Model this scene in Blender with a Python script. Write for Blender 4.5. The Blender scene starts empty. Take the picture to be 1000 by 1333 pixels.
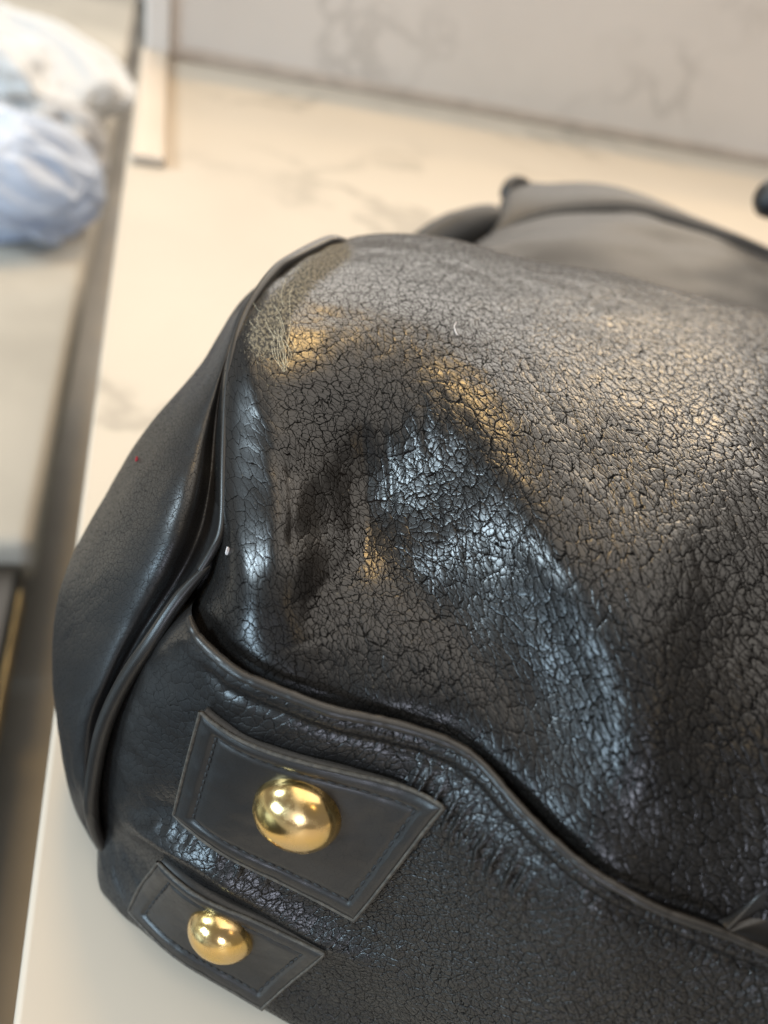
import bpy, math, random
import numpy as np
from mathutils import Matrix, Vector

random.seed(7)
rng = np.random.RandomState(11)
S = bpy.context.scene
COL = S.collection

# ------------------------------------------------------------------ camera
FPX = 1000.0
CAM_H = 0.20
RC = np.array([[0.95898819, -0.01961284, -0.28276666],
               [-0.20056417, 0.65797416, -0.72584022],
               [0.20028894, 0.75278506, 0.62705582]])
CP = np.array([0.0, 0.0, CAM_H])
cam = bpy.data.cameras.new('camera')
cam_o = bpy.data.objects.new('camera', cam)
COL.objects.link(cam_o)
m4 = Matrix([[*RC[0], 0], [*RC[1], 0], [*RC[2], CAM_H], [0, 0, 0, 1]])
cam_o.matrix_world = m4
cam.sensor_fit = 'VERTICAL'
cam.sensor_height = 36.0
cam.sensor_width = 27.0
cam.lens = FPX / 1333.0 * 36.0
cam.clip_start = 0.01
cam.clip_end = 50
cam.dof.use_dof = True
cam.dof.focus_distance = 0.148
cam.dof.aperture_fstop = 9.5
S.camera = cam_o

# ------------------------------------------------------------------ world, lamps, exposure
W = bpy.data.worlds.new('World')
S.world = W
W.use_nodes = True
W.node_tree.nodes['Background'].inputs[0].default_value = (1.0, 0.93, 0.85, 1)
W.node_tree.nodes['Background'].inputs[1].default_value = 0.24
S.view_settings.view_transform = 'Standard'
S.view_settings.look = 'None'
S.view_settings.exposure = 0.0
S.view_settings.gamma = 1.0
S.cycles.use_denoising = True


def area(name, loc, target, sx, sy, watts, col):
    l = bpy.data.lights.new(name, 'AREA')
    l.shape = 'RECTANGLE'
    l.size, l.size_y = sx, sy
    l.energy = watts
    l.color = col
    o = bpy.data.objects.new(name, l)
    COL.objects.link(o)
    o.location = loc
    d = Vector(target) - Vector(loc)
    o.rotation_euler = d.to_track_quat('-Z', 'Y').to_euler()
    return o


area('ceiling_panel_lamp', (0.5, 0.45, 2.1), (0.5, 0.45, 0), 2.6, 2.9, 48, (1.0, 0.92, 0.82))
area('far_sheen_lamp', (0.9, 2.5, 1.45), (0.1, 0.3, 0.1), 3.0, 1.6, 72, (1.0, 0.94, 0.86))  # added lamp for the leather sheen, in place of a bright far wall
area('warm_spot_lamp', (-0.10, 1.42, 1.60), (0.06, 0.15, 0.1), 0.30, 0.10, 14.0, (1.0, 0.62, 0.20))
area('warm_spot_lamp', (1.35, 1.75, 1.15), (0.1, 0.15, 0.1), 0.16, 0.10, 5.0, (1.0, 0.62, 0.20))
area('warm_spot_lamp', (0.55, -1.25, 1.5), (0.06, 0.15, 0.1), 0.14, 0.14, 1.2, (1.0, 0.7, 0.35))
area('window_or_added_lamp', (-3.28, 0.74, 2.14), (0.04, 0.1, 0.1), 0.62, 0.76, 140, (0.70, 0.88, 1.0))  # added lamp, no window known here; puts cool highlights on the folds
area('window_or_added_lamp', (-1.9, -0.72, 0.30), (0.0, 0.15, 0.08), 0.70, 0.52, 32, (0.60, 0.82, 1.0))
area('window_or_added_lamp', (-0.75, -2.2, 0.45), (0.05, 0.1, 0.08), 0.5, 0.6, 17, (0.78, 0.83, 1.0))


# ------------------------------------------------------------------ helpers
def ray(px, py):
    px = np.asarray(px, float); py = np.asarray(py, float)
    v = np.stack([(px - 500) / FPX, -(py - 666.5) / FPX, -np.ones_like(px)], -1)
    return v @ RC.T


def at_d(px, py, d):
    return CP + ray(px, py) * np.asarray(d)[..., None]


def at_z(px, py, z):
    r = ray(px, py)
    return CP + r * ((np.asarray(z, float) - CAM_H) / r[..., 2])[..., None]


def pz(pts):                       # [(px, py, z in mm)] -> points
    a = np.array(pts, float)
    return at_z(a[..., 0], a[..., 1], a[..., 2] * 1e-3)


def pd(pts):
    a = np.array(pts, float)
    return at_d(a[..., 0], a[..., 1], a[..., 2])


def proj(P):
    q = (P - CP) @ RC
    return np.stack([500 + FPX * q[..., 0] / -q[..., 2], 666.5 - FPX * q[..., 1] / -q[..., 2]], -1)


def spline_eval(y, t):
    """natural cubic spline through y[0..n-1] at 0..n-1, along axis 0"""
    y = np.asarray(y, float)
    n = len(y)
    A = np.zeros((n, n)); b = np.zeros(y.shape)
    A[0, 0] = A[-1, -1] = 1
    for i in range(1, n - 1):
        A[i, i - 1:i + 2] = 1, 4, 1
        b[i] = 6 * (y[i + 1] - 2 * y[i] + y[i - 1])
    M = np.linalg.solve(A, b.reshape(n, -1)).reshape(y.shape)
    i = np.clip(np.floor(t).astype(int), 0, n - 2)
    f = (t - i).reshape((-1,) + (1,) * (y.ndim - 1))
    g = 1 - f
    return g * y[i] + f * y[i + 1] + ((g**3 - g) * M[i] + (f**3 - f) * M[i + 1]) / 6


def surf(ctrl, nv, nu):
    c = np.asarray(ctrl, float)
    a = spline_eval(c, np.linspace(0, c.shape[0] - 1, nv))
    a = spline_eval(a.transpose(1, 0, 2), np.linspace(0, c.shape[1] - 1, nu))
    return a.transpose(1, 0, 2)


def curve(pts, n):
    p = np.asarray(pts, float)
    fine = spline_eval(p, np.linspace(0, len(p) - 1, 40 * len(p)))
    s = np.r_[0, np.cumsum(np.linalg.norm(np.diff(fine, axis=0), axis=1))]
    q = np.linspace(0, s[-1], n)
    return np.stack([np.interp(q, s, fine[:, k]) for k in range(fine.shape[1])], -1)


def normals(G, flip=False):
    du = np.gradient(G, axis=1); dv = np.gradient(G, axis=0)
    n = np.cross(du, dv)
    n /= np.linalg.norm(n, axis=-1, keepdims=True) + 1e-12
    return -n if flip else n


def polydist(P, line):
    """distance of points P (...,2) to polyline, and position 0..1 along it"""
    L = np.array(line, float)
    seg = np.linalg.norm(np.diff(L, axis=0), axis=1)
    cum = np.r_[0, np.cumsum(seg)]
    best = np.full(P.shape[:-1], 1e9); tt = np.zeros(P.shape[:-1]); side = np.zeros(P.shape[:-1])
    for i in range(len(L) - 1):
        d = L[i + 1] - L[i]
        t = np.clip(((P - L[i]) @ d) / (d @ d), 0, 1)
        v = P - (L[i] + t[..., None] * d)
        dist = np.linalg.norm(v, axis=-1)
        k = dist < best
        best = np.where(k, dist, best)
        tt = np.where(k, (cum[i] + t * seg[i]) / cum[-1], tt)
        side = np.where(k, np.sign(d[0] * v[..., 1] - d[1] * v[..., 0]), side)
    return best, tt, side


def ridge(P, line, w, amp, fade=0.25):
    d, t, _ = polydist(P, line)
    f = np.clip(np.minimum(t, 1 - t) / fade, 0, 1) if fade > 0 else 1.0
    if fade > 0:
        f = f * f * (3 - 2 * f)
    return amp * np.exp(-0.5 * (d / w) ** 2) * f


def blob(P, x, y, sx, sy, ang=0):
    c, s = math.cos(math.radians(ang)), math.sin(math.radians(ang))
    dx, dy = P[..., 0] - x, P[..., 1] - y
    return np.exp(-0.5 * (((dx * c + dy * s) / sx) ** 2 + ((-dx * s + dy * c) / sy) ** 2))


def vnoise(x, y, seed=0):
    r = np.random.RandomState(seed).rand(256, 256)
    xi = np.floor(x).astype(int); yi = np.floor(y).astype(int)
    fx = x - xi; fy = y - yi
    fx = fx**3 * (fx * (fx * 6 - 15) + 10); fy = fy**3 * (fy * (fy * 6 - 15) + 10)
    g = lambda a, b: r[a % 256, b % 256]
    return ((g(xi, yi) * (1 - fx) + g(xi + 1, yi) * fx) * (1 - fy) +
            (g(xi, yi + 1) * (1 - fx) + g(xi + 1, yi + 1) * fx) * fy) * 2 - 1


def fbm(x, y, o=4, seed=0):
    s = 0; a = 1.0; tot = 0
    for k in range(o):
        s = s + a * vnoise(x * 2**k + 17.3 * k, y * 2**k + 5.1 * k, seed + k); tot += a; a *= 0.5
    return s / tot


def sstep(a, b, x):
    t = np.clip((x - a) / (b - a), 0, 1)
    return t * t * (3 - 2 * t)


def link(name, me, mat, parent=None, smooth=True):
    o = bpy.data.objects.new(name, me)
    COL.objects.link(o)
    if mat:
        me.materials.append(mat)
    if smooth:
        me.polygons.foreach_set('use_smooth', [True] * len(me.polygons))
    if parent:
        o.parent = parent
        o.matrix_parent_inverse = Matrix.Translation(-Vector(parent.location))
    return o


def tag(o, label, cat, group=None, kind=None):
    o['label'] = label
    o['category'] = cat
    if group: o['group'] = group
    if kind: o['kind'] = kind
    return o


def grid_mesh(name, G, uv=None, attrs=None, flip=False):
    nv, nu = G.shape[:2]
    i = np.arange(nv * nu).reshape(nv, nu)
    q = np.stack([i[:-1, :-1], i[:-1, 1:], i[1:, 1:], i[1:, :-1]], -1).reshape(-1, 4)
    if G.shape[0] > 8 and np.abs(G - CP).max() < 0.9 and not flip:
        # turn the faces outwards: most of those near the eye must look at it
        gn = np.cross(np.gradient(G, axis=1), np.gradient(G, axis=0)); s_ = np.sign((gn * (CP - G)).sum(-1))
        h_ = G.shape[0] // 2
        flip = 'auto' if (s_[:h_ + h_ // 3].mean() < 0) else False
    if not flip or flip == 'auto': pass
    # quads run row-major: their normal is d(column) x d(row)
    if flip: q = q[:, ::-1]
    me = bpy.data.meshes.new(name)
    me.vertices.add(nv * nu); me.vertices.foreach_set('co', G.reshape(-1))
    me.loops.add(q.size); me.loops.foreach_set('vertex_index', q.reshape(-1))
    me.polygons.add(len(q))
    me.polygons.foreach_set('loop_start', np.arange(len(q)) * 4)
    me.polygons.foreach_set('loop_total', np.full(len(q), 4))
    me.update(calc_edges=True); me.validate()
    if uv is not None:
        l = me.uv_layers.new(name='grain')
        l.data.foreach_set('uv', uv.reshape(-1, 2)[q.reshape(-1)].reshape(-1).astype(np.float32))
    for k, v in (attrs or {}).items():
        a = me.attributes.new(k, 'FLOAT', 'POINT')
        a.data.foreach_set('value', v.reshape(-1).astype(np.float32))
    return me


def arc_uv(G):
    """arc length coordinates in mm"""
    du = np.linalg.norm(np.diff(G, axis=1), axis=-1); dv = np.linalg.norm(np.diff(G, axis=0), axis=-1)
    u = np.concatenate([np.zeros((G.shape[0], 1)), np.cumsum(du, 1)], 1)
    v = np.concatenate([np.zeros((1, G.shape[1])), np.cumsum(dv, 0)], 0)
    u = 0.5 * u + 0.5 * u.mean(0, keepdims=True)
    v = 0.5 * v + 0.5 * v.mean(1, keepdims=True)
    return np.stack([u, v], -1) * 1000


def tube_grid(path, rad, ring=16, up=None, flat=1.0):
    path = np.asarray(path); n = len(path)
    T = np.gradient(path, axis=0); T /= np.linalg.norm(T, axis=1, keepdims=True)
    rad = np.broadcast_to(rad, (n,))
    if up is None:
        up = np.tile([0, 0, 1.0], (n, 1))
    B = np.cross(T, up); B /= np.linalg.norm(B, axis=1, keepdims=True) + 1e-12
    N = np.cross(B, T)
    a = np.linspace(0, 2 * math.pi, ring + 1)
    return path[:, None] + rad[:, None, None] * (np.cos(a)[None, :, None] * N[:, None] * flat + np.sin(a)[None, :, None] * B[:, None])


def tube(name, path, rad, mat, parent=None, ring=16, up=None, flat=1.0, attrs=None):
    G = tube_grid(path, rad, ring, up, flat)
    me = grid_mesh(name, G, arc_uv(G))
    return link(name, me, mat, parent)


def box_mesh(name, lo, hi, bevel=0.0, seg=3):
    import bmesh
    bm = bmesh.new()
    bmesh.ops.create_cube(bm, size=1)
    lo = Vector(lo); hi = Vector(hi)
    for v in bm.verts:
        v.co = Vector(((lo.x + hi.x) / 2 + v.co.x * (hi.x - lo.x), (lo.y + hi.y) / 2 + v.co.y * (hi.y - lo.y), (lo.z + hi.z) / 2 + v.co.z * (hi.z - lo.z)))
    if bevel:
        bmesh.ops.bevel(bm, geom=bm.edges[:], offset=bevel, segments=seg, affect='EDGES', profile=0.5)
    me = bpy.data.meshes.new(name)
    bm.to_mesh(me); bm.free()
    return me


# ------------------------------------------------------------------ materials
class NT:
    def __init__(s, name):
        s.m = bpy.data.materials.new(name); s.m.use_nodes = True
        s.t = s.m.node_tree; s.n = s.t.nodes
        s.b = s.n['Principled BSDF']

    def add(s, typ, ins=None, **kw):
        n = s.n.new(typ)
        for k, v in kw.items(): setattr(n, k, v)
        for k, v in (ins or {}).items(): s.put(n.inputs[k], v)
        return n

    def put(s, sock, v):
        if hasattr(v, 'is_output') or isinstance(v, bpy.types.NodeSocket):
            s.t.links.new(v, sock)
        else:
            sock.default_value = v

    def math(s, op, a, b=0.0, c=None, clamp=False):
        n = s.add('ShaderNodeMath', {0: a, 1: b}, operation=op, use_clamp=clamp)
        if c is not None: s.put(n.inputs[2], c)
        return n.outputs[0]

    def ramp(s, v, a, b, lo=0.0, hi=1.0, smooth=True):
        n = s.add('ShaderNodeMapRange', {'Value': v, 'From Min': a, 'From Max': b, 'To Min': lo, 'To Max': hi})
        n.interpolation_type = 'SMOOTHSTEP' if smooth else 'LINEAR'
        return n.outputs[0]

    def mix(s, f, a, b):
        n = s.add('ShaderNodeMix', data_type='RGBA')
        s.put(n.inputs[0], f); s.put(n.inputs[6], a); s.put(n.inputs[7], b)
        return n.outputs[2]

    def fmix(s, f, a, b):
        n = s.add('ShaderNodeMix', data_type='FLOAT')
        s.put(n.inputs[0], f); s.put(n.inputs[2], a); s.put(n.inputs[3], b)
        return n.outputs[0]

    def attr(s, name):
        return s.add('ShaderNodeAttribute', attribute_name=name).outputs['Fac']

    def vop(s, op, a, b):
        n = s.add('ShaderNodeVectorMath', operation=op)
        s.put(n.inputs[0], a)
        if op == 'SCALE': s.put(n.inputs[3], b)
        else: s.put(n.inputs[1], b)
        return n.outputs[0]


BUMP = 0.0000007


def leather(name, cell=3.0, depth=1.0, rough=0.40, base=(0.0085, 0.0078, 0.0074), wear=False, attr=False, fold=False, dark=1.0):
    t = NT(name)
    uv = t.add('ShaderNodeUVMap', uv_map='grain').outputs[0]
    nz = t.add('ShaderNodeTexNoise', {'Vector': uv, 'Scale': 0.42, 'Detail': 3.0})
    off = t.vop('SUBTRACT', nz.outputs['Color'], (0.5, 0.5, 0.5))
    lo = t.add('ShaderNodeTexNoise', {'Vector': uv, 'Scale': 0.055, 'Detail': 1.0})
    uvd = t.vop('ADD', uv, t.vop('SCALE', off, 1.7))
    uvd = t.vop('ADD', uvd, t.vop('SCALE', t.vop('SUBTRACT', lo.outputs['Color'], (0.5, 0.5, 0.5)), 5.5))
    nf = t.add('ShaderNodeTexNoise', {'Vector': uv, 'Scale': 1.1, 'Detail': 2.0})
    uvd = t.vop('ADD', uvd, t.vop('SCALE', t.vop('SUBTRACT', nf.outputs['Color'], (0.5, 0.5, 0.5)), 0.45))
    big = t.add('ShaderNodeTexNoise', {'Vector': uv, 'Scale': 0.11, 'Detail': 2.0}).outputs['Fac']
    mid = t.add('ShaderNodeTexNoise', {'Vector': uv, 'Scale': 0.35, 'Detail': 2.0}).outputs['Fac']
    gr = t.attr('grain') if attr else 1.0
    sm = t.attr('small') if attr else 0.6

    def cells(ang, sx, sy, w):
        vr = t.add('ShaderNodeVectorRotate', {'Vector': uvd, 'Angle': ang}, rotation_type='Z_AXIS').outputs[0]
        mp = t.add('ShaderNodeMapping', {'Vector': vr})
        mp.inputs['Scale'].default_value = (sx, sy, 1)
        e = t.add('ShaderNodeTexVoronoi', {'Vector': mp.outputs[0], 'Scale': 1.0, 'Randomness': 0.95}, feature='DISTANCE_TO_EDGE', voronoi_dimensions='2D').outputs['Distance']
        f = t.add('ShaderNodeTexVoronoi', {'Vector': mp.outputs[0], 'Scale': 1.0, 'Randomness': 0.95}, feature='F1', voronoi_dimensions='2D').outputs['Distance']
        line = t.math('SUBTRACT', 1.0, t.ramp(e, 0.0, w))
        soft = t.ramp(e, 0.0, 0.17)
        bowl = t.math('MULTIPLY', f, f)
        return line, soft, bowl
    l1, s1, b1 = cells(0.9, 0.82 / cell, 1.15 / cell, 0.034)
    l2, s2, b2 = cells(0.4, 2.0 / cell, 2.5 / cell, 0.06)
    crack = t.math('MULTIPLY', l1, t.ramp(mid, 0.35, 0.62, 0.15, 0.5))
    crack = t.math('MAXIMUM', crack, t.math('MULTIPLY', l2, t.math('MULTIPLY', sm, 0.45)))
    dome = t.math('SUBTRACT', t.math('MULTIPLY', s1, 0.45), t.math('MULTIPLY', b1, 1.0))
    dome = t.math('ADD', dome, t.math('MULTIPLY', t.math('SUBTRACT', t.math('MULTIPLY', s2, 0.22), t.math('MULTIPLY', b2, 0.3)), sm))
    if fold:
        for ang, nm in ((0.82, 'fold'), (1.30, 'fan')):
            l3, s3, b3 = cells(ang, 0.20, 0.46, 0.034)
            m3 = t.math('MULTIPLY', t.attr(nm), t.ramp(mid, 0.3, 0.6, 0.2, 0.75), clamp=True)
            crack = t.math('MAXIMUM', crack, t.math('MULTIPLY', l3, m3))
            dome = t.math('ADD', dome, t.math('MULTIPLY', t.math('SUBTRACT', t.math('MULTIPLY', s3, 0.6), t.math('MULTIPLY', b3, 0.5)), m3))
    if attr:
        crack = t.math('MULTIPLY', crack, gr)
    fine = t.add('ShaderNodeTexNoise', {'Vector': uv, 'Scale': 3.0, 'Detail': 4.0, 'Roughness': 0.65}).outputs['Fac']
    hgt = t.math('SUBTRACT', t.math('MULTIPLY', dome, gr), t.math('MULTIPLY', crack, 0.36))
    hgt = t.math('ADD', hgt, t.math('MULTIPLY', fine, 0.22))
    col = t.mix(t.math('MULTIPLY', crack, dark, clamp=True), (*base, 1), tuple(c * 0.6 for c in base) + (1,))  # crack lines darker: low sheen, and valley occlusion put into the colour
    col = t.mix(t.ramp(big, 0.35, 0.7, 0, 0.35), col, (base[0] * 1.7, base[1] * 1.6, base[2] * 1.45, 1))
    rg = t.math('ADD', rough - 0.06, t.math('MULTIPLY', fine, 0.14))
    rg = t.math('ADD', rg, t.math('MULTIPLY', crack, 0.25))
    if wear:
        w = t.attr('wear')
        wn = t.add('ShaderNodeTexNoise', {'Vector': uv, 'Scale': 1.1, 'Detail': 6.0, 'Roughness': 0.75}).outputs['Fac']
        wm = t.ramp(t.math('ADD', w, t.math('MULTIPLY', t.math('SUBTRACT', wn, 0.5), 3.2)), 0.42, 0.62)
        pit = t.ramp(t.add('ShaderNodeTexNoise', {'Vector': uv, 'Scale': 1.0, 'Detail': 5.0, 'Roughness': 0.7}).outputs['Fac'], 0.45, 0.53)
        wc = t.mix(pit, (0.165, 0.138, 0.092, 1), (0.018, 0.015, 0.011, 1))
        col = t.mix(t.math('MULTIPLY', wm, 0.9), col, wc)
        rg = t.fmix(wm, rg, 0.85)
        hgt = t.math('ADD', hgt, t.math('MULTIPLY', wm, t.math('MULTIPLY', wn, 4.0)))
    t.put(t.b.inputs['Base Color'], col)
    t.put(t.b.inputs['Roughness'], rg)
    t.put(t.b.inputs['Specular IOR Level'], t.math('SUBTRACT', 0.50, t.math('MULTIPLY', crack, 0.4 * dark)))
    bp = t.add('ShaderNodeBump', {'Height': hgt, 'Strength': 1.0, 'Distance': BUMP * depth})
    t.put(t.b.inputs['Normal'], bp.outputs[0])
    return t.m


def simple(name, col, rough=0.5, metal=0.0, noise=0.0, scale=40.0, bump=0.0, spec=0.5):
    t = NT(name)
    tc = t.add('ShaderNodeTexCoord').outputs['Object']
    n = t.add('ShaderNodeTexNoise', {'Vector': tc, 'Scale': scale, 'Detail': 4.0}).outputs['Fac']
    c = t.mix(t.ramp(n, 0.3, 0.7, 0, 1), tuple(x * (1 - noise) for x in col) + (1,), tuple(min(1, x * (1 + noise)) for x in col) + (1,))
    t.put(t.b.inputs['Base Color'], c)
    t.b.inputs['Roughness'].default_value = rough
    t.b.inputs['Metallic'].default_value = metal
    t.b.inputs['Specular IOR Level'].default_value = spec
    if bump:
        t.put(t.b.inputs['Normal'], t.add('ShaderNodeBump', {'Height': n, 'Strength': 0.6, 'Distance': bump}).outputs[0])
    return t.m


def marble(name, base, vein, rough=0.25, scale=3.0, seed=0.0):
    t = NT(name)
    tc = t.add('ShaderNodeTexCoord').outputs['Object']
    p = t.vop('ADD', tc, (seed, seed * 0.7, seed * 0.3))
    n0 = t.add('ShaderNodeTexNoise', {'Vector': p, 'Scale': scale * 1.3, 'Detail': 5.0, 'Roughness': 0.6})
    pw = t.vop('ADD', p, t.vop('SCALE', t.vop('SUBTRACT', n0.outputs['Color'], (0.5, 0.5, 0.5)), 0.35))
    v = t.add('ShaderNodeTexVoronoi', {'Vector': pw, 'Scale': scale, 'Randomness': 1.0}, feature='DISTANCE_TO_EDGE').outputs['Distance']
    pres = t.ramp(t.add('ShaderNodeTexNoise', {'Vector': p, 'Scale': scale * 1.1, 'Detail': 2.0}).outputs['Fac'], 0.45, 0.65)
    ve = t.math('MULTIPLY', t.math('SUBTRACT', 1.0, t.ramp(v, 0.0, 0.07)), pres)
    cl = t.ramp(t.add('ShaderNodeTexNoise', {'Vector': pw, 'Scale': scale * 0.8, 'Detail': 6.0}).outputs['Fac'], 0.4, 0.7, 0, 0.35)
    c = t.mix(cl, (*base, 1), tuple(b * 0.6 + v_ * 0.4 for b, v_ in zip(base, vein)) + (1,))
    c = t.mix(t.math('MULTIPLY', ve, 0.55), c, (*vein, 1))
    t.put(t.b.inputs['Base Color'], c)
    t.b.inputs['Roughness'].default_value = rough
    t.b.inputs['Specular IOR Level'].default_value = 0.3
    return t.m


M_front = leather('black_pebbled_leather', 2.7, 1.2, 0.28, wear=True, attr=True, fold=True, dark=0.65)
M_gus = leather('black_smooth_leather', 1.6, 2.2, 0.39, attr=True, wear=True, dark=0.15)
M_base = leather('black_base_leather', 1.9, 2.2, 0.29, attr=True, dark=0.2)
M_trim = leather('black_trim_leather', 0.8, 0.7, 0.36, base=(0.014, 0.0125, 0.011))
M_patch = leather('black_patch_leather', 1.8, 2.0, 0.34, base=(0.013, 0.012, 0.0112))
M_edge = simple('dark_cut_leather_edge', (0.055, 0.046, 0.035), 0.7, noise=0.4, scale=900, bump=0.0003)
M_far = leather('black_soft_leather', 4.0, 0.5, 0.55, base=(0.014, 0.0132, 0.0132))
M_thread = simple('black_thread', (0.008, 0.008, 0.008), 0.7, scale=500, noise=0.3)
def brass():
    t = NT('worn_brass')
    tc = t.add('ShaderNodeTexCoord').outputs['Object']
    a = t.add('ShaderNodeTexNoise', {'Vector': tc, 'Scale': 260.0, 'Detail': 5.0, 'Roughness': 0.6}).outputs['Fac']
    b = t.add('ShaderNodeTexNoise', {'Vector': tc, 'Scale': 90.0, 'Detail': 3.0}).outputs['Fac']
    t.put(t.b.inputs['Base Color'], t.mix(t.ramp(b, 0.35, 0.65), (0.86, 0.58, 0.18, 1), (0.78, 0.56, 0.27, 1)))
    t.put(t.b.inputs['Roughness'], t.math('ADD', 0.16, t.math('MULTIPLY', t.ramp(a, 0.4, 0.7), 0.22)))
    t.b.inputs['Metallic'].default_value = 1.0
    t.put(t.b.inputs['Normal'], t.add('ShaderNodeBump', {'Height': b, 'Strength': 0.4, 'Distance': 0.00002}).outputs[0])
    return t.m


M_gold = brass()
M_counter = marble('cream_marble', (0.47, 0.408, 0.332), (0.25, 0.22, 0.18), 0.5, 4.0, 3.1)
M_wall = marble('pale_marble', (0.64, 0.575, 0.51), (0.40, 0.355, 0.31), 0.3, 5.0, 7.7)
M_floor = simple('taupe_wood_floor', (0.27, 0.25, 0.22), 0.55, noise=0.25, scale=3)
M_bench = simple('greige_fabric', (0.40, 0.365, 0.31), 0.9, noise=0.1, scale=6)
M_black = simple('black_coated_board', (0.008, 0.008, 0.008), 0.4)
M_glint = simple('dull_gold_glint', (0.25, 0.17, 0.07), 0.6, 0.2, noise=0.3, scale=30)
M_strip = simple('beige_stone_strip', (0.52, 0.435, 0.345), 0.4, noise=0.06, scale=8)
M_seam_shade = simple('brown_seam_shade', (0.46, 0.38, 0.31), 0.8, noise=0.1)
M_fibre = simple('pale_fibre', (0.55, 0.48, 0.34), 0.7, noise=0.2, scale=500)
M_red = simple('red_lint', (0.5, 0.03, 0.04), 0.8)
M_white = simple('white_lint', (0.8, 0.72, 0.68), 0.8)

# ------------------------------------------------------------------ setting
fl = box_mesh('floor', (-3, -2, -0.50), (3, 4, -0.42))
o = link('floor', fl, M_floor, smooth=False); o['kind'] = 'structure'

EDGE_X = -0.0275
WALL_Y = 0.987
counter = link('marble_counter', box_mesh('marble_counter', (EDGE_X, -0.30, -0.03), (1.9, WALL_Y + 0.02, 0.0), 0.002), M_counter)
tag(counter, 'cream marble counter top with faint grey veins under the handbag', 'counter')
link('cabinet_side', box_mesh('cabinet_side', (0.0, -0.25, -0.419), (1.85, WALL_Y, -0.031)), simple('taupe_cabinet', (0.16, 0.13, 0.1), 0.6), counter, False)

wall = link('marble_backsplash', box_mesh('marble_backsplash', (0.004, WALL_Y, 0.004), (1.9, WALL_Y + 0.018, 0.26), 0.001), M_wall, smooth=False)
tag(wall, 'pale veined marble slab standing upright along the far edge of the counter', 'backsplash')
link('joint', box_mesh('joint', (0.004, WALL_Y - 0.006, 0.0005), (1.9, WALL_Y + 0.001, 0.012), 0.001), M_seam_shade, wall, False)  # brown strip paints the shadow line of the gap under the slab
link('end_trim', box_mesh('end_trim', (-0.022, WALL_Y - 0.012, 0.0005), (0.003, WALL_Y + 0.018, 0.26), 0.003), simple('pale_grey_trim', (0.66, 0.60, 0.54), 0.5), wall, False)

strip = link('stone_strip', box_mesh('stone_strip', (-0.024, 0.62, 0.0005), (0.001, WALL_Y - 0.014, 0.008), 0.003), M_strip, smooth=False)
tag(strip, 'narrow beige strip lying along the left edge of the marble counter', 'edge strip')

# bench left of the counter
ZB = -0.25
e0 = at_z(178, 0, ZB); e1 = at_z(40, 706, ZB)
bx = (e0[0] + e1[0]) / 2
bench = link('low_bench', box_mesh('low_bench', (bx - 0.9, e1[1], ZB - 0.05), (bx, 3.0, ZB), 0.012), M_bench)
tag(bench, 'pale greige bench beside the counter with a plastic bag on it', 'bench')
link('bench_base', box_mesh('bench_base', (bx - 0.80, e1[1] + 0.12, -0.419), (bx - 0.14, 2.9, ZB - 0.05)), M_bench, bench, False)
case = link('black_case', box_mesh('black_case', (bx - 0.9, -0.5, ZB - 0.045), (bx - 0.008, e1[1] - 0.004, ZB - 0.02), 0.006), M_black)
tag(case, 'black case with a thin painted gold glint at the left picture edge', 'case')
link('gold_glint', box_mesh('gold_glint', (bx - 0.0075, -0.5, ZB - 0.040), (bx - 0.005, e1[1] - 0.03, ZB - 0.022), 0.001), M_glint, case, False)  # added strip; the glint along the case is put into its gold colour


# crumpled plastic bag on the bench
def crumple(name, ctr, ax, ay, az, seed, mat, parent=None, yaw=0.0, tip=0.0):
    nv, nu = 90, 140
    th = np.linspace(0.02, math.pi - 0.02, nv)[:, None]; ph = np.linspace(0, 2 * math.pi, nu)[None]
    x = np.sin(th) * np.cos(ph); y = np.sin(th) * np.sin(ph); z = np.cos(th) * np.ones_like(ph)
    n = 1 - np.abs(fbm(x * 0.9 + 3 + z, y * 2.4 + 7 - z, 3, seed)) * 0.5 + 0.05 * fbm(x * 4 + z * 2, y * 4 + z, 3, seed + 9)
    n = n * (1 + tip * np.clip(x, 0, 1) ** 6)
    X = np.stack([x * ax * n, y * ay * n, z * az * n], -1)
    c, s = math.cos(yaw), math.sin(yaw)
    X = X @ np.array([[c, s, 0], [-s, c, 0], [0, 0, 1]]) + np.array(ctr)
    X[..., 2] = np.maximum(X[..., 2], ZB + 0.002)
    return link(name, grid_mesh(name, X, flip=True), mat, parent)


def bagmat(name, col):
    t = NT(name)
    t.b.inputs['Base Color'].default_value = (*col, 1)
    t.b.inputs['Roughness'].default_value = 0.35
    t.b.inputs['Subsurface Weight'].default_value = 0.0
    tr = t.add('ShaderNodeBsdfTranslucent'); tr.inputs[0].default_value = (*col, 1)
    mx = t.add('ShaderNodeMixShader'); mx.inputs[0].default_value = 0.3
    t.t.links.new(t.b.outputs[0], mx.inputs[1]); t.t.links.new(tr.outputs[0], mx.inputs[2])
    t.t.links.new(mx.outputs[0], t.n['Material Output'].inputs[0])
    return t.m


M_pw = bagmat('white_plastic', (0.66, 0.67, 0.68)); M_pb = bagmat('blue_plastic', (0.60, 0.67, 0.79))
c1 = at_z(8, 238, ZB + 0.06)
pbag = crumple('plastic_bag', c1, 0.125, 0.10, 0.085, 3, M_pb, yaw=0.5)
tag(pbag, 'crumpled white and blue plastic bag lying on the bench', 'plastic bag')
crumple('white_fold', at_z(10, 88, ZB + 0.07), 0.16, 0.17, 0.09, 21, M_pw, pbag, yaw=-0.15, tip=0.35)
crumple('grey_fold', at_z(85, 190, ZB + 0.06), 0.06, 0.10, 0.06, 33, bagmat('grey_plastic', (0.50, 0.50, 0.51)), pbag, yaw=0.2)

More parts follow.
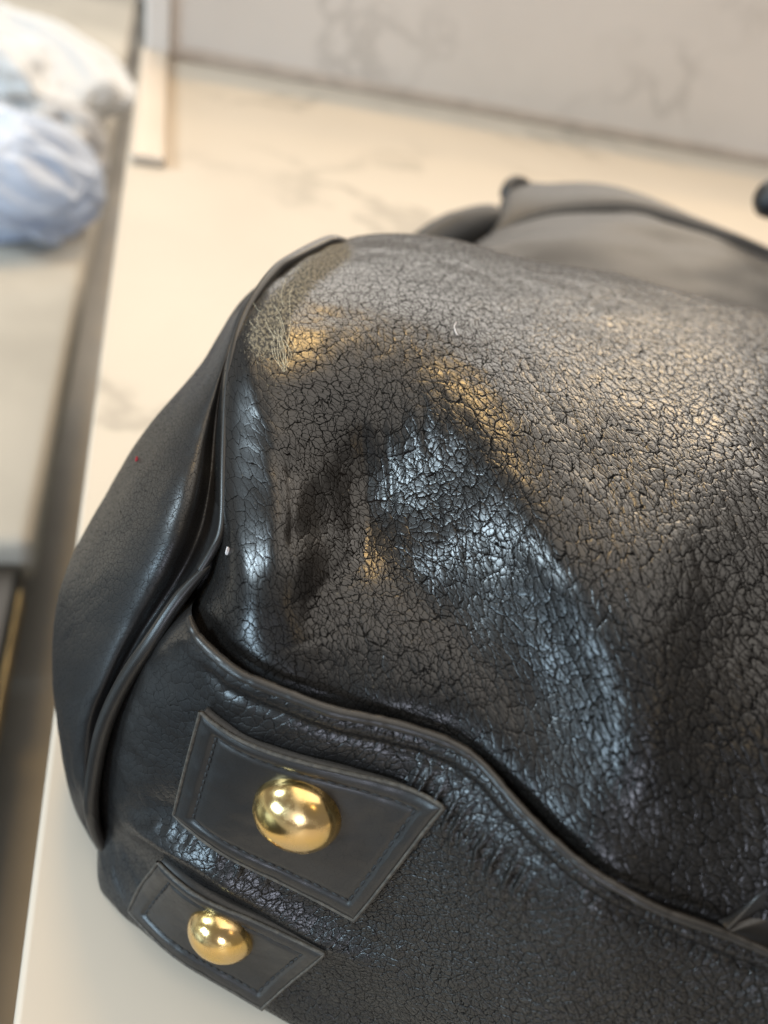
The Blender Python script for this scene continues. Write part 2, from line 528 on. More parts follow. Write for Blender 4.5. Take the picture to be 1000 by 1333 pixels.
# ------------------------------------------------------------------ handbag
WX = np.array([0.755, -0.656, 0.0])      # along the base, left to right
HX = np.array([0.656, 0.755, 0.0])       # from base towards the opening
bag = bpy.data.objects.new('handbag', None); COL.objects.link(bag)
bag.location = (0.06, 0.12, 0.0); bag.empty_display_size = 0.05
tag(bag, 'black pebbled leather handbag lying on its back with brass dome feet', 'handbag')

# ---- front panel
FC = [  # columns from the side seam to the right, each from the base welt up and over the crest
    [(250, 813, 85), (284, 735, 95), (292, 650, 102), (294, 560, 109), (304, 460, 117), (345, 374, 122), (395, 337, 123.5), (432, 318, 122), (442, 322, 114)],
    [(302, 881, 86), (324, 800, 98), (366, 690, 108.2), (368, 590, 113), (350, 490, 119), (392, 405, 124), (432, 350, 125), (472, 309, 121), (482, 316, 112)],
    [(407, 928, 87), (412, 850, 95.5), (415, 740, 102.8), (420, 630, 108.3), (435, 510, 119), (462, 420, 125), (492, 360, 126), (525, 307, 121.5), (535, 316, 112)],
    [(500, 948, 88), (500, 880, 96), (498, 770, 102), (508, 660, 107), (535, 535, 119), (560, 440, 126), (580, 375, 126.5), (595, 316, 121.5), (605, 326, 111)],
    [(595, 983, 88), (598, 905, 98), (606, 800, 104), (630, 680, 115), (650, 565, 123.5), (662, 470, 127), (674, 400, 126.5), (688, 340, 121.5), (696, 352, 110)],
    [(695, 1075, 87), (708, 995, 96.5), (730, 880, 106), (752, 745, 119), (762, 610, 124.5), (768, 505, 127.5), (776, 425, 126), (786, 355, 121), (790, 368, 109)],
    [(802, 1168, 86), (822, 1080, 96.5), (848, 945, 109), (868, 785, 121), (875, 650, 126), (878, 545, 128), (882, 455, 126), (888, 381, 120.5), (890, 396, 108)],
    [(1000, 1254, 83), (1008, 1140, 95), (1014, 980, 109), (1015, 820, 119), (1014, 685, 127), (1010, 575, 128), (1008, 485, 126), (1006, 414, 120), (1008, 432, 107)],
]
F3 = [pz(c) for c in FC]
for dW, dz in ((0.05, -0.004), (0.11, -0.014), (0.16, -0.035)):
    F3.append(F3[7] + WX * dW + np.array([0, 0, dz]))
tuck = pz([(x - (9 if k else -2), y + 6 - 40 * (k == 0), z - 6 - 2 * (k < 4)) for k, (x, y, z) in enumerate(FC[0])])
F3 = np.array([tuck] + F3).transpose(1, 0, 2)          # rows v, cols u
# over the crest: continue down behind
ext = []
for k, (b, z) in enumerate(((0.02, -0.016), (0.05, -0.04), (0.09, -0.055))):
    ext.append(F3[-1] + HX * b + np.array([0, 0, z]))
F3 = np.concatenate([F3, np.array(ext)], 0)
G = surf(F3, 460, 700)
P2 = proj(G)
N = normals(G)
if (N[200, 300] @ (CP - G[200, 300])) < 0: N = -N
mm = np.zeros(G.shape[:2])
vis = sstep(0, 1, 1.0 - np.clip((np.arange(460) - 330) / 40.0, 0, 1))[:, None]
# folds and dents (mm, outwards +)
mm += ridge(P2, [(374, 565), (381, 620), (387, 680), (386, 740)], 14, -1.7, 0.3)
mm += blob(P2, 310, 690, 16, 80, -4) * 1.2
mm += ridge(P2, [(405, 560), (422, 630), (428, 700), (405, 770)], 20, 0.6, 0.35)
mm += ridge(P2, [(462, 540), (474, 610), (478, 680), (462, 750)], 22, -1.6, 0.4)
mm += ridge(P2, [(560, 640), (590, 730), (640, 820), (700, 920)], 40, 1.2, 0.3)
mm += ridge(P2, [(640, 600), (700, 690), (760, 800), (810, 930), (850, 1060)], 30, 0.8, 0.3)
mm += ridge(P2, [(300, 850), (400, 890), (500, 915), (600, 950), (700, 1040), (800, 1130), (900, 1180), (1000, 1220)], 22, 0.9, 0.1)
# small wrinkles sweeping towards the corner
for k in range(6):
    a = k / 5.0
    ln = [(505 - 5 * a, 640 + 120 * a), (470 - 10 * a, 715 + 95 * a), (400 - 20 * a, 780 + 62 * a), (318 - 5 * a, 800 + 50 * a)]
    mm += ridge(P2, ln, 4.5, -0.22, 0.45)
for k in range(6):
    x0 = 455 + 26 * k
    ln = [(x0, 430 + 8 * k), (x0 + 16, 520), (x0 + 24 + 3 * k, 610), (x0 + 22 + 7 * k, 720)]
    mm += ridge(P2, ln, 5.5, -0.13, 0.4)
for k in range(6):
    x0 = 640 + 40 * k
    ln = [(x0, 380 + 10 * k), (x0 + 50, 470 + 8 * k), (x0 + 120, 580 + 6 * k), (x0 + 190, 720)]
    mm += ridge(P2, ln, 9, -0.10, 0.4)
for k in range(15):
    x0 = 440 + 10 * k + 5 * math.sin(k * 2.3); y0 = 410 + 30 * math.sin(k * 1.3) + 4 * k
    ln = [(x0, y0), (x0 + 10 + 4 * math.sin(k), y0 + 90), (x0 + 22, y0 + 180 + 10 * math.sin(k * 3.1)), (x0 + 18 + 3 * k, y0 + 290), (x0 + 30 + 5 * k, y0 + 380)]
    mm += ridge(P2, ln, 3.2, -0.07, 0.35)
for k in range(13):
    x0 = 630 + 26 * k + 8 * math.sin(k * 1.9); y0 = 385 + 12 * k + 22 * math.sin(k * 2.7)
    ln = [(x0, y0), (x0 + 50 + 8 * math.sin(k), y0 + 75), (x0 + 98, y0 + 160 + 10 * math.sin(k * 2.1)), (x0 + 150, y0 + 270), (x0 + 190, y0 + 380)]
    mm += ridge(P2, ln, 2.6, -0.11, 0.35)
UV = arc_uv(G)
mm += 0.45 * fbm(UV[..., 0] / 14, UV[..., 1] / 14, 3, 4)
G = G + N * (mm * vis * 1e-3)[..., None]
px, py = P2[..., 0], P2[..., 1]
wear = 1.05 * np.exp(-0.5 * (polydist(P2, [(440, 328), (400, 358), (365, 400), (345, 440)])[0] / 14) ** 2) + 0.40 * blob(P2, 350, 450, 22, 40, 0)
grain = 0.85 - 0.40 * blob(P2, 330, 580, 34, 120) - 0.40 * blob(P2, 425, 640, 24, 60) - 0.35 * blob(P2, 620, 430, 110, 60, 15) - 0.25 * blob(P2, 800, 650, 130, 130) - 0.35 * blob(P2, 960, 540, 70, 110)
grain += 0.35 * blob(P2, 560, 680, 70, 120) + 0.45 * blob(P2, 870, 1040, 130, 130) + 0.3 * blob(P2, 640, 860, 110, 110)
grain = np.clip(grain, 0.25, 1.4)
fold = np.clip(1.0 * blob(P2, 790, 530, 75, 250, -38) + 0.8 * blob(P2, 930, 880, 80, 220, -18), 0, 1.1)
fan = np.clip(1.2 * blob(P2, 510, 590, 70, 150, -4), 0, 1.2)
small = np.clip(0.15 + 1.0 * blob(P2, 880, 1060, 150, 110) + 0.9 * blob(P2, 640, 880, 120, 110, 40) + 0.8 * blob(P2, 430, 850, 120, 60, 20) + 0.7 * blob(P2, 550, 680, 90, 130), 0, 1)
me = grid_mesh('front_panel', G, UV, {'wear': wear, 'grain': grain, 'fold': fold, 'fan': fan, 'small': small})
front = link('front_panel', me, M_front, bag)

# ---- side gusset
GC = [
    [(432, 322, 121), (428, 322, 120), (424, 324, 118), (420, 328, 115), (424, 334, 107)],
    [(352, 364, 122), (347, 368, 121), (340, 373, 119), (332, 383, 113), (342, 392, 102)],
    [(318, 410, 119.5), (313, 416, 117.5), (303, 423, 115.5), (290, 434, 107), (300, 444, 95)],
    [(300, 475, 115.5), (292, 480, 112.5), (280, 486, 111), (256, 486, 101), (268, 500, 85)],
    [(294, 560, 108.5), (278, 560, 105), (252, 562, 105.5), (198, 556, 89), (214, 574, 68)],
    [(291, 640, 103), (268, 644, 98.5), (223, 648, 99.5), (145, 642, 75), (164, 658, 52)],
    [(272, 728, 95), (243, 728, 90.5), (188, 733, 89.5), (96, 732, 62), (119, 744, 38)],
    [(217, 808, 83), (193, 808, 77.5), (150, 812, 75.5), (76, 805, 52), (99, 816, 27)],
    [(165, 885, 66), (149, 885, 62), (119, 888, 61), (71, 868, 42), (95, 884, 17)],
    [(132, 960, 48), (122, 959, 45), (103, 958, 44.5), (78, 950, 32), (98, 958, 8)],
    [(121, 1030, 29), (117, 1030, 27), (110, 1030, 26), (95, 1025, 19), (110, 1030, 2)],
    [(126, 1082, 14), (125, 1081, 12.5), (123, 1079, 10), (119, 1077, 7.5), (129, 1080, 0.5)],
    [(145, 1110, 5), (144, 1110, 4), (143, 1109, 3), (141, 1108, 2), (145, 1107, 0.3)],
]
G3 = np.array([pz(r) for r in GC])
back = G3[:, -1] + HX[None] * (0.03 * np.r_[0, 0, 0.2, 0.6, np.ones(9)])[:, None]; back[:, 2] = np.maximum(G3[:, -1, 2] * 0.4, 0.0003)
G3 = np.concatenate([G3, back[:, None]], 1)
GG = surf(G3, 320, 160)
GP = proj(GG); GN = normals(GG)
if (GN[160, 40] @ (CP - GG[160, 40])) < 0: GN = -GN
gm = 0.9 * ridge(GP, [(250, 560), (215, 650), (180, 740), (140, 820)], 46, 0.8, 0.3)
gm += ridge(GP, [(275, 600), (262, 680), (225, 760), (180, 830)], 7, -0.6, 0.3)
GUV = arc_uv(GG)
gm += 0.5 * fbm(GUV[..., 0] / 16, GUV[..., 1] / 16, 3, 8)
GG = GG + GN * (gm * 1e-3)[..., None]
gwear = 0.45 * blob(GP, 215, 600, 60, 50, -50)
ggr = np.clip(0.75 + 0.5 * blob(GP, 255, 640, 40, 110, 15) - 0.6 * blob(GP, 100, 900, 50, 130), 0.12, 1.2)
gus = link('side_gusset', grid_mesh('side_gusset', GG, GUV, {'wear': gwear * 0, 'grain': ggr, 'small': ggr * 0.6}), M_gus, bag)

# ---- base panel
BW = [(252, 806, 90.5), (302, 873, 91), (407, 919, 91.5), (500, 939, 92), (595, 974, 92), (695, 1066, 92), (802, 1157, 90), (1000, 1243, 86.5)]
BB = [(150, 1172, 0.5), (212, 1224, 0.5), (292, 1277, 0.5), (385, 1330, 0.5), (490, 1390, 0.5), (620, 1470, 0.5), (770, 1560, 0.5), (1000, 1690, 0.5)]
bw = pz(BW); bb = pz(BB)
NB = -HX
rows = []
for k, t in enumerate((0, 0.13, 0.3, 0.48, 0.66, 0.83, 1.0)):
    bul = (0, 0.0003, 0.0008, 0.0016, 0.0022, 0.0018, 0)[k]
    r = bw * (1 - t) + bb * t + NB * (bul * np.array([1, 1, 1, 1, 1, 1, 1, 1]))[:, None] + (NB * 0.6 + np.array([0, 0, 0.8])) * ((0, 0.5, 0.85, 1, 0.9, 0.55, 0)[k] * np.array([0, 0, 0, 0.6, 3.5, 6, 6, 6]) * 1e-3)[:, None]
    rows.append(r)
B3 = np.array(rows)
B3[:, 0] = pz([(252, 806, 90.5), (214, 850, 81.5), (176, 913, 64), (150, 980, 44), (139, 1040, 26), (138, 1092, 12), (150, 1172, 0.5)])
tuckb = pz([(262, 770, 82), (205, 825, 71), (160, 905, 55), (136, 978, 36), (128, 1040, 19), (130, 1086, 6), (149, 1168, 0.4)])
B3 = np.concatenate([tuckb[:, None], B3], 1)
B3 = np.concatenate([B3, B3[:, 8:9] + WX * 0.05, B3[:, 8:9] + WX * 0.11, B3[:, 8:9] + WX * 0.16 + HX * 0.01], 1)
und = B3[-1] + HX * 0.03; und[:, 2] = 0.0006
B3 = np.concatenate([B3, und[None]], 0)
BG = surf(B3, 360, 860)
BG[..., 2] = np.maximum(BG[..., 2], 0.0004)
BP = proj(BG); BN = normals(BG)
if (BN[100, 100] @ (CP - BG[100, 100])) < 0: BN = -BN
BUV = arc_uv(BG)
WELT = [(247, 804), (260, 833), (302, 871), (344, 892), (407, 917), (449, 930), (500, 940), (550, 954), (595, 972), (631, 999), (662, 1035), (694, 1069), (730, 1103), (766, 1132), (802, 1154), (847, 1179), (892, 1197), (937, 1213), (1000, 1240), (1100, 1285)]
groove = [(258 + 4, 858)] + [(x - 6, y + 27) for x, y in WELT[2:-1]] + [(1094, 1310)]
bm_ = ridge(BP, groove, 5, -0.7, 0.03)
bm_ += ridge(BP, [(x - 3, y + 12) for x, y in WELT], 9, 0.7, 0.02)
# lip between the two patches, soft hollow above it
LIP = [(150, 1062), (190, 1083), (255, 1120), (330, 1166), (400, 1212), (450, 1240), (540, 1290)]
dl, tl, sl = polydist(BP, LIP)
endf = sstep(0, .12, tl) * sstep(1, .6, tl)
bm_ += 1.9 * np.exp(-0.5 * (dl / 11) ** 2) * endf
bm_ += -1.2 * np.exp(-0.5 * ((dl - 38) / 20) ** 2) * endf * (sl < 0)
bm_ += -0.7 * np.exp(-0.5 * ((dl - 20) / 16) ** 2) * endf * (sl > 0)
bm_s = bm_.copy()
# puckers right of the patch and along the welt
for k in range(24):
    t = k / 23.0
    x0 = 560 + 150 * t; y0 = 975 + 150 * t
    ln = [(x0, y0), (x0 - 22, y0 + 40 + 8 * math.sin(k * 2.1)), (x0 - 30, y0 + 85)]
    bm_ += ridge(BP, ln, 3.4, 1.0 * (0.6 + 0.4 * math.sin(k * 3.7)), 0.45)
for k in range(22):
    t = k / 21.0
    x0 = 200 + 330 * t; y0 = 1060 + 170 * t
    ln = [(x0, y0), (x0 + 6 + 4 * math.sin(k * 1.7), y0 + 26)]
    bm_ += ridge(BP, ln, 3.6, 0.6 * (0.5 + 0.5 * math.sin(k * 2.9)), 0.5)
bm_ += blob(BP, 600, 1110, 45, 90, -40) * 1.5
bm_ += 0.5 * fbm(BUV[..., 0] / 12, BUV[..., 1] / 12, 3, 14)
BF = BG + BN * 0.0003
BG = BG + BN * (bm_ * 1e-3)[..., None]
BG[..., 2] = np.maximum(BG[..., 2], 0.0004)
bgr = np.clip(0.45 + 1.2 * blob(BP, 820, 1300, 240, 80, 25) + 0.4 * blob(BP, 560, 1180, 90, 90) - 0.5 * blob(BP, 250, 960, 80, 90) - 0.3 * blob(BP, 640, 1200, 60, 50), 0.12, 1.8)
base = link('base_panel', grid_mesh('base_panel', BG, BUV, {'grain': bgr, 'small': bgr}), M_base, bag)
BN = normals(BG)
if (BN[100, 100] @ (CP - BG[100, 100])) < 0: BN = -BN


def on_base(x, y):
    """grid parameter (row, column) of the base where the eye ray x, y meets it"""
    q = proj(BG)
    d = (q[..., 0] - x) ** 2 + (q[..., 1] - y) ** 2
    d[-60:] += 1e4
    return np.unravel_index(np.argmin(d), d.shape)


def bil(A, r, c):
    r = np.clip(r, 0, A.shape[0] - 1.001); c = np.clip(c, 0, A.shape[1] - 1.001)
    i = r.astype(int); j = c.astype(int); f = (r - i)[..., None]; g = (c - j)[..., None]
    return (A[i, j] * (1 - f) * (1 - g) + A[i + 1, j] * f * (1 - g) + A[i, j + 1] * (1 - f) * g + A[i + 1, j + 1] * f * g)


def patch(quad, th, dome_px, dome_r):
    """stitched leather patch with a dome stud on it; quad: tl, tr, br, bl in the photo"""
    qs = np.array([on_base(*p) for p in quad], float)
    nu, nv = 90, 60
    nz = lambda n: np.r_[0, 0.0015, 0.006, 0.012, np.linspace(0.02, 0.98, n - 8), 0.988, 0.994, 0.9985, 1]
    a = nz(nu)[None, :]; b = nz(nv)[:, None]
    # smooth the surface under the patch
    RCq = [(qs[0, k] * (1 - a) * (1 - b) + qs[1, k] * a * (1 - b) + qs[2, k] * a * b + qs[3, k] * (1 - a) * b) for k in (0, 1)]
    P = bil(BF, *RCq); Nn = bil(BN, *RCq)
    for _ in range(60):
        P[1:-1, 1:-1] = 0.25 * (P[:-2, 1:-1] + P[2:, 1:-1] + P[1:-1, :-2] + P[1:-1, 2:])
    Nn = normals(P)
    if (Nn[30, 40] @ (CP - P[30, 40])) < 0: Nn = -Nn
    P = P + Nn * 0.0004
    wu = np.linalg.norm(P[30, -1] - P[30, 0]); wv = np.linalg.norm(P[-1, 45] - P[0, 45])
    eu = np.minimum(a, 1 - a) * wu + 0 * b; ev = np.minimum(b, 1 - b) * wv + 0 * a
    e = np.minimum(eu, ev)                        # distance from the rim in m
    inset = 0.0032
    hgt = th * (0.85 * sstep(-1e-5, 2e-5, e) + 0.15 * sstep(0, 0.0006, e))
    hgt -= 0.0005 * np.exp(-0.5 * ((e - inset) / 0.0004) ** 2) + 0.00012 * sstep(inset - 0.0003, inset + 0.0006, e)
    hgt += 0.00016 * fbm(a * 9 + 0 * b, b * 6 + 0 * a, 3, 5)
    hgt[0, :] = hgt[-1, :] = -0.0012; hgt[:, 0] = hgt[:, -1] = -0.0012
    Q = P + Nn * hgt[..., None]
    pt = link('foot_patch', grid_mesh('foot_patch', Q, arc_uv(Q)), M_patch, bag)
    # cut edge: a thin rim round the outline
    ring = np.concatenate([P[0, :-1], P[:-1, -1], P[-1, :0:-1], P[:0:-1, 0]]); ringn = np.concatenate([Nn[0, :-1], Nn[:-1, -1], Nn[-1, :0:-1], Nn[:0:-1, 0]])
    ring = np.concatenate([ring, ring[:1]]) + np.concatenate([ringn, ringn[:1]]) * th * 0.7
    tg = tube_grid(ring, 0.00042, 8, np.concatenate([ringn, ringn[:1]]))
    r_ = link('cut_edge', grid_mesh('cut_edge', tg, arc_uv(tg)), M_edge, pt)
    # stitches
    vs, fs = [], []
    def seg(p, q, n):
        d = q - p; L = np.linalg.norm(d); d /= L
        s = np.cross(d, n); base_i = len(vs)
        for t_, r_ in ((0, .35), (.2, 1), (.8, 1), (1, .35)):
            for k in range(6):
                an = k * math.pi / 3
                vs.append(p + d * L * t_ + (s * math.cos(an) + n * math.sin(an) * 0.8) * 0.00033 * r_)
        for j in range(3):
            for k in range(6):
                fs.append((base_i + j * 6 + k, base_i + j * 6 + (k + 1) % 6, base_i + j * 6 + 6 + (k + 1) % 6, base_i + j * 6 + 6 + k))
    iu, iv = inset / wu, inset / wv
    corners = [(iu, iv), (1 - iu, iv), (1 - iu, 1 - iv), (iu, 1 - iv), (iu, iv)]
    for (a0, b0), (a1, b1) in zip(corners[:-1], corners[1:]):
        L = math.hypot((a1 - a0) * wu, (b1 - b0) * wv); k = int(L / 0.0021)
        for i in range(k):
            t0, t1 = (i + .1) / k, (i + .86) / k
            pp = []
            for t_ in (t0, t1):
                r = np.interp(b0 + (b1 - b0) * t_, b[:, 0], np.arange(nv)); c = np.interp(a0 + (a1 - a0) * t_, a[0], np.arange(nu))
                pp.append((bil(P, r, c), bil(Nn, r, c)))
            n = pp[0][1] / np.linalg.norm(pp[0][1])
            seg(pp[0][0] + n * (th - 0.0005), pp[1][0] + n * (th - 0.0005), n)
    sm = bpy.data.meshes.new('stitching'); sm.from_pydata([tuple(v) for v in vs], [], fs); sm.update()
    so = link('stitching', sm, M_thread, pt); so['kind'] = 'stuff'
    # dome
    q2 = proj(P); d = (q2[..., 0] - dome_px[0]) ** 2 + (q2[..., 1] - dome_px[1]) ** 2
    i, j = np.unravel_index(np.argmin(d), d.shape)
    n = Nn[i, j] / np.linalg.norm(Nn[i, j]); c = P[i, j] + n * (th - 0.0009)
    dist = (CP - c) @ RC[:, 2]
    R = dome_r * dist / FPX
    vw = (CP - c) / np.linalg.norm(CP - c); ax = RC @ np.array([-0.404, -0.914, 0.0]); ax -= (ax @ vw) * vw; ax /= np.linalg.norm(ax)
    n = n + 0.14 * ax - 0.04 * vw; n /= np.linalg.norm(n)
    s1 = np.cross(n, [0, 0, 1.0]); s1 /= np.linalg.norm(s1); s2 = np.cross(n, s1)
    prof = [(R * 1.0, -0.0010)] + [(R * math.cos(x), R * 0.72 * math.sin(x) + 0.0004) for x in np.linspace(0.0, math.pi / 2 - 0.001, 28)]
    ang = np.linspace(0, 2 * math.pi, 65)
    DG = np.array([[c + n * h_ + (s1 * math.cos(t_) + s2 * math.sin(t_)) * r_ for t_ in ang] for r_, h_ in prof])
    link('dome_stud', grid_mesh('dome_stud', DG, flip=False), M_gold, pt)
    return pt, n, c


p1, n1, dc1 = patch([(270, 919), (579, 1050), (468, 1184), (240, 1050)], 0.0017, (391, 1052), 60)
p2, n2, dc2 = patch([(214, 1116), (424, 1238), (346, 1304), (176, 1180)], 0.0016, (291, 1207), 46)

# ---- piping between front and gusset, and gusset and base
pp = pz([(462, 322, 112), (442, 316.5, 121), (424, 317, 123), (385, 336, 123.5), (360, 352, 123), (338, 378, 121.5), (320, 408, 119.5), (308, 440, 117.5), (300, 475, 115), (295, 515, 112), (293, 560, 108.8), (291.5, 620, 104.8), (290, 680, 100.5), (280, 712, 97.2), (262, 742, 93)])
cp = curve(pp, 260)
ss = np.linspace(0, 1, 260)
tocam = CP - cp; tocam /= np.linalg.norm(tocam, axis=1, keepdims=True)
rad = np.interp(ss, [0, .15, .3, .5, .7, 1], [.0012, .0018, .0017, .0011, .0007, .0009])
tube('piping', cp + tocam * 0.0002, rad, M_trim, bag, 16)
pq = pz([(272, 736, 93.5), (260, 749, 92), (231, 783, 87), (201, 829, 79.5), (172, 871, 70.5), (147, 917, 59), (132, 959, 48), (123.5, 1001, 37), (119, 1043, 26), (123.5, 1077, 15.5), (134, 1100, 9), (148, 1116, 4)])
cq = curve(pq, 260)
tocam = CP - cq; tocam /= np.linalg.norm(tocam, axis=1, keepdims=True)
rad = np.interp(ss, [0, .08, .2, .5, .8, 1], [.0007, .0014, .0016, .0018, .0017, .0012])
tube('piping', cq + tocam * 0.0006, rad, M_trim, bag, 16)

ca = curve(pz([(292, 640, 94), (286, 700, 88), (270, 752, 81), (242, 806, 72), (204, 868, 58), (170, 940, 42), (150, 1012, 24), (146, 1075, 8)]), 80)
tube('seam_allowance', ca, np.interp(np.linspace(0, 1, 80), [0, .3, 1], [.003, .0042, .003]), M_trim, bag, 14)

# ---- rope-like turned edge of the base along the front
zw = np.interp([p[0] for p in WELT], [247, 302, 595, 802, 1000, 1100], [91.5, 92.3, 93, 91, 87.5, 86.5])
cw = curve(pz([(x, y, z) for (x, y), z in zip(WELT, zw)]), 420)
tocam = CP - cw; tocam /= np.linalg.norm(tocam, axis=1, keepdims=True)
rw = np.interp(np.linspace(0, 1, 420), [0, .05, .4, .6, 1], [.0006, .0010, .0010, .0008, .0007])
rw = rw * (1 + 0.10 * vnoise(np.linspace(0, 90, 420), np.zeros(420), 5))
tube('turned_edge', cw + tocam * 0.0004, rw, M_trim, bag, 14)

# ---- strap panel at the right, sewn over the front
q = pz([(940, 1203, 87.5), (972, 1168, 90.2), (1005, 1127, 94.6), (1060, 1060, 100.5)])
q2 = pz([(948, 1210, 86), (1000, 1238, 84), (1060, 1268, 82), (1150, 1316, 81)])
SP = np.array([q * (1 - t) + q2 * t for t in np.linspace(0, 1, 6)])
SG = surf(SP, 60, 60)
SN = normals(SG)
if (SN[30, 30] @ (CP - SG[30, 30])) < 0: SN = -SN
w_ = np.linspace(0, 1, 60)[:, None] * np.ones((1, 60))
hh = 0.0012 * sstep(0, 0.05, w_) - 0.0006 * np.exp(-0.5 * ((w_ - 0.3) / 0.05) ** 2)
hh[0] = -0.003
SG0 = SG.copy()
SG = SG + SN * hh[..., None]
link('strap_panel', grid_mesh('strap_panel', SG, arc_uv(SG)), M_patch, bag)

# ---- far end of the bag: flap, top band, side tab, handle
arcl = [(628, 326, .40), (660, 303, .402), (710, 284, .405), (770, 277, .41), (830, 280, .415), (900, 301, .415), (960, 322, .415), (1010, 344, .415), (1080, 375, .41), (1180, 420, .40)]
A0 = pd(arcl)
low = A0 - HX * 0.05 + np.array([0, 0, 0.004]); low2 = A0 - HX * 0.12 - np.array([0, 0, 0.004]); low3 = A0 - HX * 0.17 - np.array([0, 0, 0.02])
FG = surf(np.array([A0 - np.array([0, 0, .006]), A0 + np.array([0, 0, 0.0]), low, low2, low3]), 60, 120)
fp = proj(FG)
FN = normals(FG)
if (FN[30, 60] @ (CP - FG[30, 60])) < 0: FN = -FN
fu = arc_uv(FG)
FG = FG + FN * (2.5e-3 * fbm(fu[..., 0] / 40, fu[..., 1] / 30, 2, 3))[..., None]
link('flap', grid_mesh('flap', FG, fu), M_far, bag)
outl = [(640, 308, .415), (662, 245, .432), (705, 240, .437), (765, 239, .44), (830, 252, .44), (900, 281, .435), (955, 307, .43), (1010, 334, .425), (1080, 370, .42), (1180, 416, .41)]
O0 = pd(outl)
Bn = np.array([A0 + HX * 0.004 - np.array([0, 0, .006]), A0 + np.array([0, 0, .003]) + HX * 0.003, A0 * 0.5 + O0 * 0.5 + np.array([0, 0, .004]), O0, O0 + HX * 0.006 - np.array([0, 0, .004]), O0 + HX * 0.008 - np.array([0, 0, .03])])
TG = surf(Bn, 60, 120)
link('top_band', grid_mesh('top_band', TG, arc_uv(TG)), M_far, bag)
tube('flap_welt', curve(A0 + np.array([0, 0, .001]), 120), 0.0022, M_trim, bag, 10)
# knob at the corner of the band
kb = pd([(660, 262, .43), (664, 244, .433), (676, 240, .437), (690, 250, .44)])
tube('band_corner', curve(kb, 24), np.interp(np.linspace(0, 1, 24), [0, .15, .85, 1], [.001, .0045, .0045, .001]), M_far, bag, 12)
# side tab left of the band
st = pd([(545, 335, .40), (575, 314, .405), (605, 300, .41), (630, 292, .415), (648, 290, .42)])
tube('side_tab', curve(st, 40), np.interp(np.linspace(0, 1, 40), [0, .06, .5, .94, 1], [.002, .0115, .0125, .0105, .003]), M_far, bag, 16, flat=0.9)
# handle end at the right
hd = pd([(985, 262, .42), (995, 262, .42), (1030, 255, .425), (1080, 265, .43), (1140, 300, .43), (1200, 380, .42)])
tube('handle', curve(hd, 60), np.interp(np.linspace(0, 1, 60), [0, .03, .08, 1], [.001, .008, .011, .010]), M_far, bag, 18)


# ------------------------------------------------------------------ lint and fibres lying on the leather
def front_pt(x, y):
    q_ = proj(G); d = (q_[..., 0] - x) ** 2 + (q_[..., 1] - y) ** 2
    d[350:] += 1e5
    i, j = np.unravel_index(np.argmin(d), d.shape)
    return G[i, j], N[i, j]


def gus_pt(x, y):
    q_ = proj(GG); d = (q_[..., 0] - x) ** 2 + (q_[..., 1] - y) ** 2
    d[:, 100:] += 1e5
    i, j = np.unravel_index(np.argmin(d), d.shape)
    return GG[i, j], GN[i, j]


def strands(name, lines, rad, mat, lift=0.0003, fn=front_pt):
    vs, fs = [], []
    for ln in lines:
        pts = []
        for k, (x, y) in enumerate(ln):
            p, n = fn(x, y)
            pts.append(p + n * (lift * (0.6 + 0.9 * random.random())))
        c = curve(np.array(pts), max(8, 5 * len(pts)))
        tg = tube_grid(c, rad, 5)
        b0 = len(vs); nn, rr = tg.shape[:2]
        vs += [tuple(v) for v in tg.reshape(-1, 3)]
        for i in range(nn - 1):
            for j in range(rr - 1):
                fs.append((b0 + i * rr + j, b0 + i * rr + j + 1, b0 + (i + 1) * rr + j + 1, b0 + (i + 1) * rr + j))
    me = bpy.data.meshes.new(name); me.from_pydata(vs, [], fs); me.update()
    return link(name, me, mat)


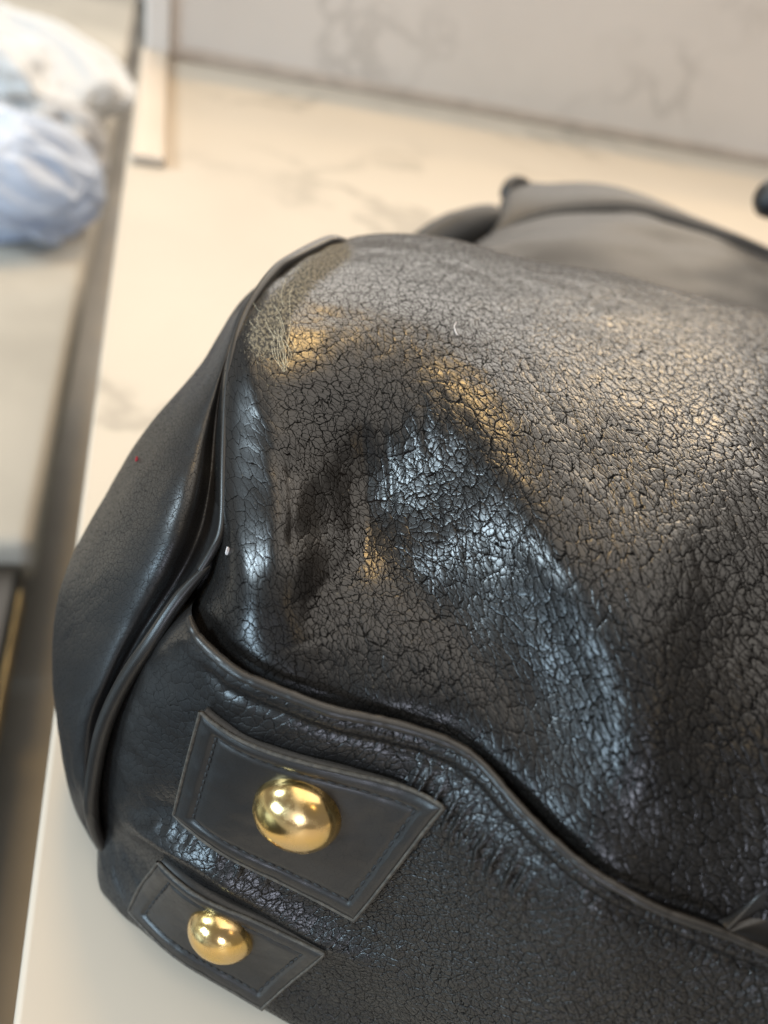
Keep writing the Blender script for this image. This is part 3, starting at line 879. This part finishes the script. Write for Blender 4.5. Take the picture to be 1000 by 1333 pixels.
lines = [[(374, 364), (368, 380), (367, 392), (370, 402)], [(381, 378), (378, 390), (378, 415), (378, 432), (376, 446)],
         [(379, 446), (384, 455), (384, 464)], [(346, 420), (352, 432), (358, 442)], [(330, 392), (336, 405), (341, 410)],
         [(326, 421), (332, 428), (335, 432)], [(356, 400), (366, 415), (372, 438), (376, 450)], [(338, 410), (336, 422), (340, 430)],
         [(360, 415), (366, 420), (368, 432), (371, 440)], [(378, 384), (384, 378)], [(352, 415), (362, 410), (368, 404)]]
for k in range(14):
    x0 = 354 + rng.rand() * 24; y0 = 432 + rng.rand() * 22
    x1 = 367 + rng.randn() * 5; y1 = 476 + rng.rand() * 14
    bend = rng.randn() * 6
    lines.append([(x0, y0), ((x0 + x1) / 2 + bend, (y0 + y1) / 2), (x1, y1)])
tuft = strands('fibre_tuft', lines, 0.00003, M_fibre, 0.0006)
tag(tuft, 'tuft of pale loose fibres caught on the worn patch by the seam', 'fibres')
curl = strands('lint_curl', [[(594, 421), (591, 426), (592, 433), (595, 437)]], 0.00010, M_white, 0.0004)
tag(curl, 'tiny pale lint curl on the upper front leather', 'lint')
hair = strands('lint_hair', [[(418, 938), (428, 946), (436, 942), (443, 934), (449, 929), (456, 931)]], 0.00006, M_fibre, 0.0016)
tag(hair, 'fine pale hair lying over the welt above the upper brass foot', 'lint')


def speck(name, x, y, r, mat, fn):
    p, n = fn(x, y)
    rr = np.random.RandomState(int(x))
    th = np.linspace(0, math.pi, 9)[:, None]; ph = np.linspace(0, 2 * math.pi, 13)[None]
    k = 1 + 0.35 * np.sin(3 * ph + 2 * th)
    X = np.stack([np.sin(th) * np.cos(ph) * k * 0.55, np.sin(th) * np.sin(ph) * k * 0.5, np.cos(th) * k * 1.6], -1) * r
    return link(name, grid_mesh(name, X + p + n * r * 0.4, flip=True), mat)


tag(speck('lint_speck', 297, 718, 0.00055, M_white, front_pt), 'white lint speck by the seam below the bluish highlight', 'lint')
tag(speck('lint_speck', 178, 600, 0.00045, M_red, gus_pt), 'red lint speck on the gusset close to its left outline', 'lint')
